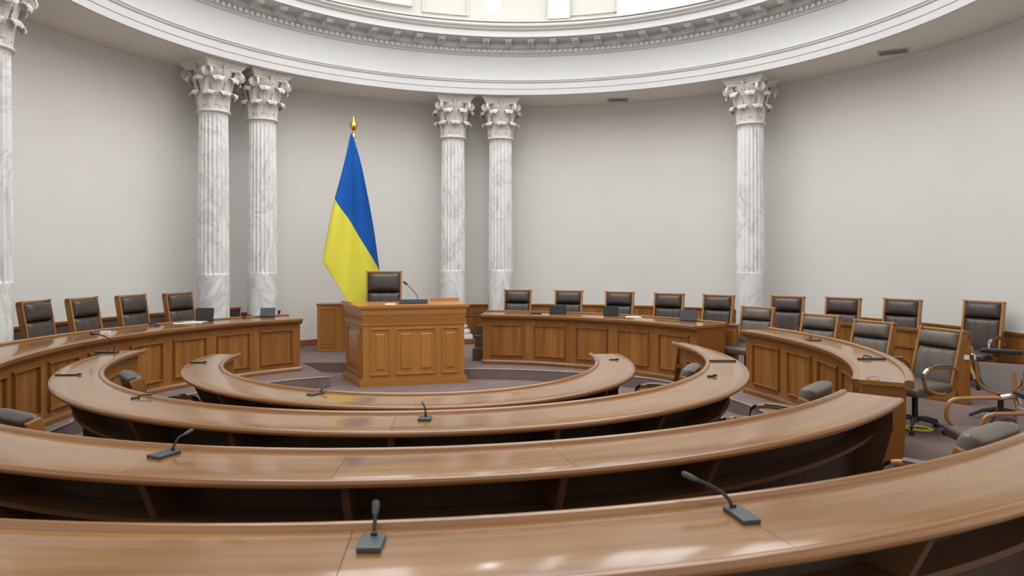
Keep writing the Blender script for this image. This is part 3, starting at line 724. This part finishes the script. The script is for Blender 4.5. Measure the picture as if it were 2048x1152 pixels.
# ------------------------------------------------------------------ chairs
def make_chair(name, label, hb, lm, group, arms=True, tilt=12, width=.50, wrap=False):
    t = thing(name, label, 'chair', group=group)
    sw = width
    bm = NB(); box(bm, 0, -.02, .445, sw, .50, .10, bev=.04, seg=3)
    for v in bm.verts:
        if v.co.z > .47: v.co.z += .02*(1-abs(v.co.x)/(sw/2))-.012*(abs(v.co.y+.02)/.25)**2
        if v.co.y < -.2: v.co.z -= .02
    st = obj('seat', bm, lm, t, smooth=True)
    bm = NB(); box(bm, 0, 0, .385, sw*.8, .42, .03, bev=.01); obj('seat_pan', bm, M['chairwood'], st)
    mt = Matrix.Translation((0, .235, .46)) @ Matrix.Rotation(-math.radians(tilt), 4, 'X')
    hh = (hb-.46)/math.cos(math.radians(tilt))
    def pad(w_, z0, z1, dep, channels, roll):
        bm = NB(); nx, nz = 25, 19; A = []; B = []
        for i in range(nz):
            v = i/(nz-1); ra = []; rb = []
            for j in range(nx):
                u = -1+2*j/(nx-1); q = (max(0, 1-abs(u)**5))**.5*(max(0, 1-abs(2*v-1)**6))**.5
                d = dep*(.12+.88*q)
                if channels:
                    for c in (-.36, .36): d -= .012*math.exp(-((u-c)/.05)**2)*q
                if roll: d += roll*math.sin(v*PI)*q
                x, z = u*w_/2*(1-.012*abs(2*v-1)**6), z0+(z1-z0)*v
                ra.append(bm.verts.new(mt @ Vector((x, -d, z)))); rb.append(bm.verts.new(mt @ Vector((x, .012, z))))
            A.append(ra); B.append(rb)
        for i in range(nz-1):
            for j in range(nx-1):
                bm.faces.new((A[i][j], A[i][j+1], A[i+1][j+1], A[i+1][j])); bm.faces.new((B[i][j], B[i+1][j], B[i+1][j+1], B[i][j+1]))
            bm.faces.new((A[i][0], A[i+1][0], B[i+1][0], B[i][0])); bm.faces.new((A[i][-1], B[i][-1], B[i+1][-1], A[i+1][-1]))
        for j in range(nx-1):
            bm.faces.new((A[0][j], B[0][j], B[0][j+1], A[0][j+1])); bm.faces.new((A[-1][j], A[-1][j+1], B[-1][j+1], B[-1][j]))
        return bm
    zs = hh*.655
    pw = sw-.058
    bk = obj('backrest', pad(pw, -.02, zs, .065, True, 0), lm, t, smooth=True, ang=60)
    if wrap:
        bm = pad(pw, zs, hh-.01, .06, False, .012)
        for v in bm.verts:
            q = mt.inverted() @ v.co
            if q.y > 0: v.co = mt @ Vector((q.x, .012+.045*max(0, 1-abs(2*(q.z-zs)/(hh-zs)-1)**4)**.5*max(0, 1-abs(q.x/(pw/2))**8)**.5, q.z))
        obj('headrest', bm, lm, bk, smooth=True, ang=60)
    else: obj('headrest', pad(pw, zs, hh-.028, .085, False, .014), lm, bk, smooth=True, ang=60)
    bm = NB()
    for s in (-1, 1):
        box(bm, s*(sw/2-.017), .005, hh/2-.03-(.02 if wrap is True else 0), .030, .085, hh-(.05 if wrap is True else -.01), mt, bev=.006)
        if not wrap: box(bm, s*(sw/2-.014), -.004, hh-.012, .044, .07, .03, mt, bev=.006)
    if not wrap: box(bm, 0, .005, hh-.012, sw+.01, .058, .026, mt, bev=.006)
    box(bm, 0, .02, .01, sw-.02, .03, .05, mt, bev=.005)
    obj('backrest_frame', bm, M['chairwood'], t)
    bm = NB(); box(bm, 0, .024, hh/2-.03-(.06 if wrap else 0), sw-.045, .016, hh-.05-(.14 if wrap else 0), mt, bev=.005); obj('back_shell', bm, M['black'] if lm is M['leather'] else lm, t)
    if arms:
        for s in (-1, 1):
            x = s*(sw/2+.035); bm = NB()
            pts = bez([(x, .25, .56), (x, .20, .645), (x, .05, .665), (x, -.13, .662), (x, -.20, .625), (x, -.215, .55), (x*.98, -.16, .46), (x*.96, -.02, .405), (x*.9, .10, .395)], 6)
            tube(bm, pts, .019, 8, flat=(.85,1)); ar = obj('armrest', bm, M['chairwood'], t, smooth=True, ang=60)
            bm = NB(); tube(bm, bez([(x, .15, .679), (x, .0, .688), (x, -.11, .684)], 5), .024, 8, flat=(1.15,.5)); obj('arm_pad', bm, lm, ar, smooth=True)
            bm = NB(); tube(bm, bez([(x, -.165, .652), (x, -.203, .624), (x, -.218, .56)], 5), .0215, 8, flat=(.9,1)); o = obj('arm_bracket', bm, M['chrome'], ar, smooth=True); o['label'] = 'chrome curved bracket'
    bm = NB(); lathe(bm, [(.05,.35), (.05,.37), (.028,.345), (.028,.10)][::-1], 14); obj('stem', bm, M['black'], t, smooth=True)
    bm = NB()
    for k in range(5):
        a = 2*PI*k/5+.3; c, s = math.cos(a), math.sin(a)
        tube(bm, [(c*.02, s*.02, .12), (c*.16, s*.16, .105), (c*.29, s*.29, .072)], [.026,.021,.014], 8, flat=(1,.8))
    lathe(bm, [(.04,.08), (.045,.14)], 14); bs = obj('base', bm, M['grey'], t, smooth=True)
    cs = None
    for k in range(5):
        a = 2*PI*k/5+.3
        if cs is None:
            bm = NB()
            for q in (-.012, .012): bmesh.ops.create_cone(bm, cap_ends=True, segments=14, radius1=.026, radius2=.026, depth=.014, matrix=Matrix.Translation((0,q,.026)) @ Matrix.Rotation(PI/2,4,'X'))
            box(bm, 0, 0, .05, .02, .02, .03); cs = obj('caster', bm, M['black'], bs); c = cs
        else: c = cs.copy(); C.objects.link(c)
        c.location = (math.cos(a)*.285, math.sin(a)*.285, 0); c.rotation_euler = (0,0,a)
    return t
def faceto(p, q): return math.atan2(q[0]-p[0], -(q[1]-p[1]))
DCm = (DC[0]*U, DC[1]*U)
def seatpos(px, pyt, Ztop, hb, tilt, floorz=PLAT):
    "foot of a chair whose top rail is seen at px, pyt"
    p = at(px, pyt, Ztop); return p
prot = {}
def put(kind, args, px, py, ztop, label, group, target=DCm, rot=None, floor=PLAT, ring=None):
    p = at(px, py, ztop)
    if ring:                     # on the circle of that radius around the benches
        k = p.x/p.y; A_ = 1+k*k; B_ = -2*(k*DC[0]+DC[1]); C_ = DC[0]**2+DC[1]**2-ring**2
        y_ = (-B_+math.sqrt(B_*B_-4*A_*C_))/(2*A_)*U; p = Vector((k*y_, y_, ztop)); tx = Vector((target[0]-p.x, target[1]-p.y, 0)).normalized()
    rz = faceto(p, target) if rot is None else rot
    fwd = Vector((math.sin(rz), -math.cos(rz), 0))
    hb, lm, tilt, arms = args
    d = .235+(hb-.46)*math.tan(math.radians(tilt))
    loc = Vector((p.x, p.y, floor))+fwd*d
    if kind not in prot:
        prot[kind] = make_chair('conference_chair', label, hb, lm, group, arms, tilt, wrap={'D': True, 'G': True, 'K': 2}.get(kind, False)); prot[kind].location = loc; prot[kind].rotation_euler = (0,0,rz); return prot[kind]
    return dup(prot[kind], loc, rz, label, group)
A = (1.13, M['leather'], 11, True); zA = PLAT+1.13
gL = 'chairs behind the left panelled desk'
AL = (1.19, M['leather'], 11, True)
for px, py, lab in ((355,586,'rightmost chair of the left row, next to the marble column pair'), (261,590,'second chair from the column in the left row behind the desk'), (163,595,'third chair from the column in the left row behind the desk'),
                    (67,600,'fourth chair from the column in the left row, brown leather'), (-38,606,'chair barely showing at the left edge of the picture, above the desk')):
    put('L', AL, px, py, PLAT+1.19, lab, gL, (DCm[0]+1.5, DCm[1]+.9), ring=6.5)
gR = 'chairs behind the right panelled desk'
for px, py, lab in ((1036,580,'leftmost brown chair of the right row, beside the marble column foot'), (1138,581,'chair behind the leftmost of three tablets on the right desk'), (1240,584,'chair behind the middle tablet on the right desk'),
                    (1339,586,'chair just left of the slanted third tablet on the right desk'), (1438,588,'last chair of the tablet desk row, left of the single column')):
    put('R', A, px, py, zA, lab, gR, (DCm[0]+.1, DCm[1]-1.5), ring=6.75 if px < 1400 else 6.95)
gB = 'rear chairs along the wall at right'
for px, py, lab in ((1576,592,'tall rear chair just right of the single column foot'), (1687,595,'tall rear chair by the wall above the shorter chair pair'), (1806,598,'tall rear chair by the wall, second from the right end'), (1969,602,'tall rear chair by the wall nearest the right edge')):
    put('R', A, px, py, zA+.0, lab, gB, (DCm[0]-.3, DCm[1]-3.0))
gE = 'chairs behind the short panelled desk at right'
Ee = (1.005, M['leather2'], 15, True)
for px, py, z, rz, lab in ((1517,616,1.15,None,'taupe chair beyond the left end of the short panelled desk'), (1643,629,1.165,None,'taupe chair directly above the small black microphone of the short desk'),
                        (1750,642,1.165,None,'taupe chair above the black bar on the short panelled desk'), (1886,657,1.165,None,'taupe swivel chair fully visible beside the yellow floor sticker')):
    put('E', Ee, px, py, z, lab, gE, (DCm[0]-.4, DCm[1]-2.2))
gD = 'chairs tucked behind the inner ring desks'
Dd = (.93, M['leather2'], 16, True); Dk = (.97, M['leather'], 16, True)
put('D', Dd, 1386, 734, .915, 'grey-brown chair back peeping over the inner side of the second ring, right', gD, floor=0)
put('K', Dk, 258, 745, .97, 'dark chair back peeping over the inner side of the second ring, left', gD, floor=0)
put('D', Dd, 1638, 768, 1.03, 'grey-brown chair back and armrest behind the square end of the third ring desk', gD, floor=.10)
put('K', Dk, 22, 814, 1.05, 'dark chair with wooden arm at the left edge, inside the third ring', gD, floor=.055)
put('G', (1.0, M['leather2'], 18, True), 1988, 888, 1.085, 'large grey-brown chair back leaning over the nearest desk at right', gD)
# chair turned sideways at the right edge and a low chair beyond it
# low armchair seen from behind: grey shell in a U-shaped wooden frame
t = thing('shell_armchair', 'low armchair with grey shell in a U-shaped wooden frame, near the right edge', 'chair', (5.20, 7.45, PLAT), math.radians(180-34), 'low shell-backed armchairs')
def ush(w0, w1, z0, z1, n=9):
    pts = [(-w0, z1)]
    for k in range(n): a_ = PI+PI*k/(n-1); pts.append((w1*math.cos(a_)*(1 if abs(math.cos(a_)) > .9 else .97), z0+.14+.14*math.sin(a_)))
    return pts+[(w0, z1)]
bm = NB(); fr_ = [bm.verts.new((x, .26, z)) for x, z in ush(.205, .175, .34, .64)]; bk_ = [bm.verts.new((v.co.x*.97, .285, v.co.z)) for v in fr_]
bm.faces.new(fr_); bm.faces.new(bk_[::-1])
for i in range(len(fr_)): j = (i+1) % len(fr_); bm.faces.new((fr_[i], fr_[j], bk_[j], bk_[i]))
obj('back_shell', bm, mat('grey_shell', (.30,.27,.26), .45), t)
bm = NB(); tube(bm, bez([(x*1.06, .275, z) for x, z in [(-.25,.92), (-.235,.74)]+ush(.205,.185,.33,.62)+[(.235,.74), (.25,.80)]], 3), .016, 8); obj('frame', bm, M['chairwood'], t, smooth=True)
bm = NB(); box(bm, 0, .24, .76, .36, .05, .05, bev=.02, seg=3); obj('lumbar_pad', bm, M['black'], t, smooth=True)
bm = NB(); box(bm, 0, -.02, .43, .44, .48, .09, bev=.035, seg=3); obj('seat', bm, M['leather2'], t, smooth=True)
for s_ in (-1, 1):
    bm = NB(); tube(bm, bez([(s_*.235,.28,.72), (s_*.26,.20,.70), (s_*.27,.0,.69), (s_*.265,-.18,.66), (s_*.26,-.2,.5), (s_*.22,-.05,.4)], 6), .017, 8); ar_ = obj('armrest', bm, M['chairwood'], t, smooth=True)
    bm = NB(); tube(bm, bez([(s_*.232,.29,.66), (s_*.243,.27,.72), (s_*.262,.18,.705)], 5), .021, 8); o_ = obj('arm_bracket', bm, M['chrome'], ar_, smooth=True)
bm = NB(); lathe(bm, [(.028,.08), (.028,.37), (.05,.39)], 14); obj('stem', bm, M['black'], t, smooth=True)
bm = NB()
for k in range(5):
    a_ = 2*PI*k/5; tube(bm, [(0,0,.12), (math.cos(a_)*.16, math.sin(a_)*.16, .09), (math.cos(a_)*.28, math.sin(a_)*.28, .02)], [.026,.02,.016], 8)
obj('base', bm, M['grey'], t, smooth=True)
dup(t, (3.58, 5.20, PLAT), math.radians(-98), 'low taupe armchair turned sideways at the right edge, showing its seat', 'low shell-backed armchairs').scale = (1, 1, .93)
# presiding chair
rz = faceto((-1.9,14.9), (-1.3,12)); pc_ = make_chair('presiding_chair', 'wide brown leather chair behind the lectern, in front of the flag', 1.48, M['leather'], 'presiding chair', True, 7, .60)
del pc_['group']; pc_.location = (-2.16, 11.68, PLAT); pc_.rotation_euler = (0,0,.10)
# ------------------------------------------------------------------ microphones, tablets, papers
def mic(px, py, Z, rz, label, neck, bw=.075, bd=.11, bh=.016, r=.0045, head=.009, cat='microphone'):
    t = thing('desk_microphone', label, cat, at(px, py, Z)+Vector((0,0,.0)), rz, 'desk microphones')
    bm = NB(); box(bm, 0, 0, bh/2, bw, bd, bh, bev=.003); obj('base', bm, M['grey'], t)
    bm = NB(); box(bm, 0, bd*.5-.012, bh+.004, .018, .012, .008, bev=.002); pts = bez(neck, 6); tube(bm, pts, r, 7); obj('gooseneck', bm, M['black'], t, smooth=True)
    d = (Vector(neck[-1])-Vector(neck[-2])).normalized(); e = Vector(neck[-1])
    bm = NB(); tube(bm, [e-d*.012, e, e+d*.01, e+d*.035, e+d*.04], [r*1.1, head*.9, head, head, head*.5], 9); obj('mic_head', bm, M['grey'], t, smooth=True)
    return t
mic(743, 1092, Z4, .02, 'grey microphone on the nearest desk, left of its seam, neck straight up', [(0,.045,.016), (-.001,.052,.03), (-.002,.068,.052), (-.004,.085,.062)], .066, .10, .016, .006, .011)
mic(1483, 1034, Z4, .2, 'larger microphone on the nearest desk at right, neck leaning left', [(-.004,.05,.015), (-.014,.062,.04), (-.042,.095,.062), (-.09,.14,.08)], .058, .125, .014, .006, .0095)
mic(328, 911, Z3, -.42, 'microphone on the third ring desk, left part', [(.0,.045,.015), (.004,.06,.045), (-.0,.085,.065), (.004,.12,.075)], .085, .12, .014, .006, .009)
mic(850, 839, Z2, .0, 'microphone on the second ring desk near its middle', [(0,.04,.015), (-.003,.045,.045), (-.012,.06,.07), (-.018,.08,.075)], .08, .09, .014, .006, .01)
mic(271, 797, Z2, -1.1, 'small black microphone lying on the left curve of the second ring desk', [(0,.02,.01), (.0,.035,.018), (.0,.055,.022), (0,.07,.022)], .03, .06, .012, .005, .007)
mic(631, 788, Z1, -.5, 'flat microphone left of the yellow reflection on the smallest desk', [(0,.05,.012), (0,.062,.02), (.0,.075,.032), (0,.085,.036)], .07, .13, .01, .006, .009)
mic(214, 706, Z2, .0, 'tall curved gooseneck lamp-like microphone at the left tip of the second ring', [(.07,.0,.01), (.075,0,.06), (.03,.0,.14), (-.06,0,.185), (-.13,0,.20)], .22, .07, .022, .006, .02)
mic(1628, 681, ZL, .3, 'small black microphone lying on the short panelled desk', [(0,.03,.01), (0,.05,.03), (.02,.09,.04), (.04,.11,.03)], .13, .09, .014, .007, .014)
mic(313, 652, ZL, .3, 'small black microphone beside papers on the long left desk', [(0,.02,.01), (0,.04,.02), (-.04,.07,.03), (-.07,.08,.03)], .08, .08, .02, .007, .014)
mic(484, 636, ZL, .0, 'tiny black microphone between the two tablets of the left desk', [(0,.02,.01), (.02,.04,.03), (.05,.05,.04), (.08,.05,.04)], .12, .07, .02, .007, .012)
def bar(px, py, Z, rz, ln, label, r=.006):
    bm = NB(); tube(bm, [(-ln/2,0,r), (-ln/2+.004,0,r), (ln/2-.03,0,r), (ln/2-.028,0,r*1.7), (ln/2,0,r*1.7)], [r*.6, r, r, r*1.6, r*1.2], 8)
    o = obj('pen', bm, M['black'], None, smooth=True); o.location = at(px, py, Z)+Vector((0,0,.0)); o.rotation_euler = (0,0,rz); tag(o, label, 'pen', 'black pens and sticks on desks'); return o
bar(136, 751, Z2, .03, .22, 'thin black stick across the left curve of the second ring desk')
bar(396, 726, Z1, .05, .17, 'thin black stick at the left tip of the smallest desk')
bar(1228, 720, Z1, .0, .10, 'short black stick at the right tip of the smallest desk')
bar(1424, 754, Z2, .0, .08, 'short black stick on the right curve of the second ring desk', .008)
def blackbar(px, py, Z, rz, ln, label, knob):
    t = thing('black_bar', label, 'bar', at(px, py, Z), rz, 'black bars on desks'); bm = NB(); box(bm, 0, 0, .008, ln, .04, .016, bev=.004); obj('body', bm, M['grey'], t)
    bm = NB(); tube(bm, bez([(-ln*.3,0,.016), (-ln*.25,.02,.03), (-ln*.1,.02,.03), (0,0,.02)] if knob else [(-ln*.5,0,.008), (-ln*.6,0,.008), (-ln*.7,0,.006)], 5), .006, 6); obj('neck', bm, M['black'], t, smooth=True)
blackbar(1446, 723, Z2, .0, .24, 'long flat black bar on the right curve of the second ring desk', False)
blackbar(1743, 719, ZL, .0, .25, 'flat black bar with a looped knob on the short panelled desk', True)
bm = NB(); tube(bm, bez([(-.06,0,.008), (0,.01,.02), (.04,.0,.012)], 5), .006, 6); o = obj('cable', bm, M['chrome'], smooth=True); o.location = at(1750, 757, ZL); tag(o, 'small metal hook at the square end of the short panelled desk', 'hook')
def tablet(px, py, Z, rz, w_, h_, label, lean=25, name='tablet'):
    t = thing(name, label, 'tablet', at(px, py, Z), rz, 'black tablets on stands')
    mt = Matrix.Translation((0,0,.012)) @ Matrix.Rotation(-math.radians(lean), 4, 'X')
    bm = NB(); box(bm, 0, 0, h_/2, w_, .012, h_, mt, bev=.004); ca = obj('case', bm, M['black'], t)
    bm = NB(); box(bm, 0, -.0065, h_/2, w_-.02, .002, h_-.02, mt); obj('screen', bm, M['screen'], ca)
    bm = NB(); box(bm, 0, .045, .006, w_*.92, .10, .012, bev=.003); box(bm, 0, .012, h_*.3, w_*.4, .008, h_*.5, mt); obj('stand', bm, M['black'], t)
    return t
tablet(409, 643, ZL, .25, .24, .19, 'tablet on the left desk beside the open papers', 20)
tablet(535, 635, ZL, .2, .22, .15, 'tablet near the right end of the left desk', 30)
tablet(1116, 628, ZL, .1, .28, .13, 'leftmost tablet on the right panelled desk', 14)
tablet(1222, 632, ZL, -.18, .24, .14, 'middle tablet on the right panelled desk, with papers at its side', 8)
tablet(1376, 643, ZL, -.35, .24, .16, 'slanted tablet at the right end of the right panelled desk', 22)
q = at(827, 606.0, ZT); tb = tablet(827, 606, ZT, .18, .44, .10, 'wide low black monitor lying on the lectern top', 62); tb.location = (q.x+.02, 13.25*U+.0, ZT)
tb.location.x = (827-1024)/F*tb.location.y
def papers(px, py, Z, rz, sizes, label):
    t = thing('papers', label, 'papers', at(px, py, Z), rz, 'white papers on desks')
    z = .001
    for (x, y, a, w_, d_) in sizes:
        bm = NB(); box(bm, 0, 0, z, w_, d_, .003, Matrix.Translation((x,y,0)) @ Matrix.Rotation(a,4,'Z')); obj('sheet', bm, M['paper'], t); z += .0035
papers(382, 646, ZL, .2, [(0,0,.1,.30,.24), (-.10,-.05,.5,.24,.18), (.06,.03,-.2,.22,.28), (0,0,.3,.2,.2)], 'untidy white papers left of the tablet on the left desk')
papers(300, 649, ZL, .2, [(0,0,.1,.18,.12), (.03,.0,.5,.12,.12)], 'small white papers near the microphone on the left desk')
papers(1267, 634, ZL, -.1, [(0,0,0,.24,.16), (0,.01,.1,.2,.14)], 'thin white paper stack right of the middle tablet')
q = Vector((-2.28*U, 13.2*U, ZT)); papers(790, 606, ZT, .2, [(0,0,0,.16,.2), (0,.01,.1,.14,.2)], 'white papers on the lectern left of the monitor'); 
for o in C.objects:
    if o.get('label', '').startswith('white papers on the lectern'): o.location = ((781-1024)/F*13.15*U, 13.15*U, ZT)
t = thing('paper_box', 'small white box behind the microphone on the left desk', 'box', at(211, 669, ZL), .2); bm = NB(); box(bm, 0, 0, .018, .10, .07, .036, bev=.003); obj('body', bm, M['paper'], t)
bm = NB(); box(bm, 0, 0, .0375, .104, .074, .006, bev=.002); obj('lid', bm, M['paper'], t)
# black clutter on the left desk behind the tall microphone and on the right desk
bm = NB(); box(bm, 0, 0, .01, .18, .09, .02, bev=.006); o = obj('remote_unit', bm, M['black']); o.location = at(1072, 628, ZL); tag(o, 'flat black unit at the left end of the right desk', 'device')
# gooseneck microphone on the lectern
y0 = 13.45*U; P0 = Vector(((838-1024)/F*y0, y0, ZT)); s = y0/F
t = thing('lectern_microphone', 'thin black gooseneck microphone rising from the lectern beside the chair', 'microphone', P0)
bm = NB(); lathe(bm, [(.03,0), (.03,.015), (.01,.02)], 14); obj('base', bm, M['black'], t, smooth=True)
bm = NB(); tube(bm, bez([(0,0,.01), (-5*s,0,16*s), (-16*s,-.02,30*s), (-24*s,-.03,38*s)], 6), .005, 7); obj('gooseneck', bm, M['black'], t, smooth=True)
bm = NB(); tube(bm, [(-23*s,-.03,37*s), (-24*s,-.03,38*s), (-29*s,-.035,42*s), (-31*s,-.036,43.5*s)], [.008,.018,.018,.009], 9); obj('mic_head', bm, M['black'], t, smooth=True)
# ------------------------------------------------------------------ small fixtures
def vent(px, py, rz, w_, d_, label):
    z = ZC; y = (z-CAMZ)*F/(HOR-py); t = thing('ceiling_vent', label, 'vent', ((px-1024)/F*y, y, z), rz, 'ceiling vents')
    bm = NB(); box(bm, 0, 0, -.008, w_, d_, .014, bev=.003); fr = obj('frame', bm, M['ventwhite'], t)
    bm = NB()
    for k in range(6): box(bm, 0, -d_/2+.035+(d_-.07)*k/5, -.017, w_-.06, .014, .006)
    obj('slots', bm, M['ventdark'], t)
vent(1236, 199, -.1, .42, .26, 'grey slotted vent in the soffit between middle columns and single column')
vent(1786, 103, -.55, .42, .26, 'grey slotted vent in the soffit at upper right')
for px, py, lab in ((232, 80, 'round flush speaker in the soffit at upper left'), (726, 188, 'round flush speaker in the soffit above the flag')):
    y = (ZC-CAMZ)*F/(HOR-py); t = thing('ceiling_speaker', lab, 'speaker', ((px-1024)/F*y, y, ZC), 0, 'ceiling speakers')
    bm = NB(); lathe(bm, [(.17,-.012), (.17,0)], 32); obj('grille', bm, M['ceil'], t, smooth=True)
    bm = NB(); lathe(bm, [(.175,-.014), (.19,-.014), (.19,0), (.175,0)], 32, closed=True); obj('ring', bm, M['ceil'], t)
p = at(1836, 857, PLAT); t = thing('floor_sticker', 'yellow floor sticker with black marks beside the swivel chair foot', 'sticker', p, -.5)
bm = NB(); bmesh.ops.create_cone(bm, cap_ends=True, segments=32, radius1=.155, radius2=.155, depth=.003, matrix=Matrix.Translation((0,0,.002))); obj('border', bm, M['black'], t)
bm = NB(); bmesh.ops.create_cone(bm, cap_ends=True, segments=32, radius1=.14, radius2=.14, depth=.003, matrix=Matrix.Translation((0,0,.004))); obj('disc', bm, M['yellow'], t)
bm = NB()
for k, (a, b) in enumerate(((-.09,.05), (-.06,.09), (-.02,.08))): tube(bm, [(a, -.04+.04*k, .006), ((a+b)/2, -.03+.04*k, .006), (b, -.045+.04*k, .006)], .005, 5)
obj('marking', bm, M['black'], t)
t = pc.P(20.5, 0, .012, ZB-.30); bm = NB(); box(bm, 0, 0, 0, .16, .008, .075); box(bm, 0, 0, 0, .17, .004, .085)
o = obj('paper_sign', bm, M['paper']); o.location = (at(1930, 712, 1.0)).xyz; tag(o, 'small white label fixed to the rear oak screen', 'sign')
tt = pc.P(19, 0, 0, 0)-pc.P(22, 0, 0, 0)
best = min(range(nP*4), key=lambda k: abs((pc.P(k/4,0,0,0).x/pc.P(k/4,0,0,0).y)*F+1024-1930)); k = best/4
o.location = pc.P(k, 0, .006, 0); o.location.z = CAMZ-(712-HOR)/F*o.location.y
dd = pc.P(k+1, 0, 0, 0)-pc.P(k-1, 0, 0, 0); o.rotation_euler = (0, 0, math.atan2(dd.y, dd.x))
# pendant lamp in the oculus
t = thing('pendant_lamp', 'bright white tubular lamp hanging in the dome opening', 'lamp', (-.39*U*1.0, 14*U, E_(4.84)))
r_ = .15*U
bm = NB(); lathe(bm, [(.004,0), (r_*.5,.02), (r_*.85,.06), (r_,.12), (r_,.75), (r_*.8,.85), (.02,.9)], 24); obj('glass', bm, M['lamp'], t, smooth=True)
bm = NB(); lathe(bm, [(.012,.88), (.012, ZD-E_(4.84))], 8); obj('stem', bm, M['gold'], t)
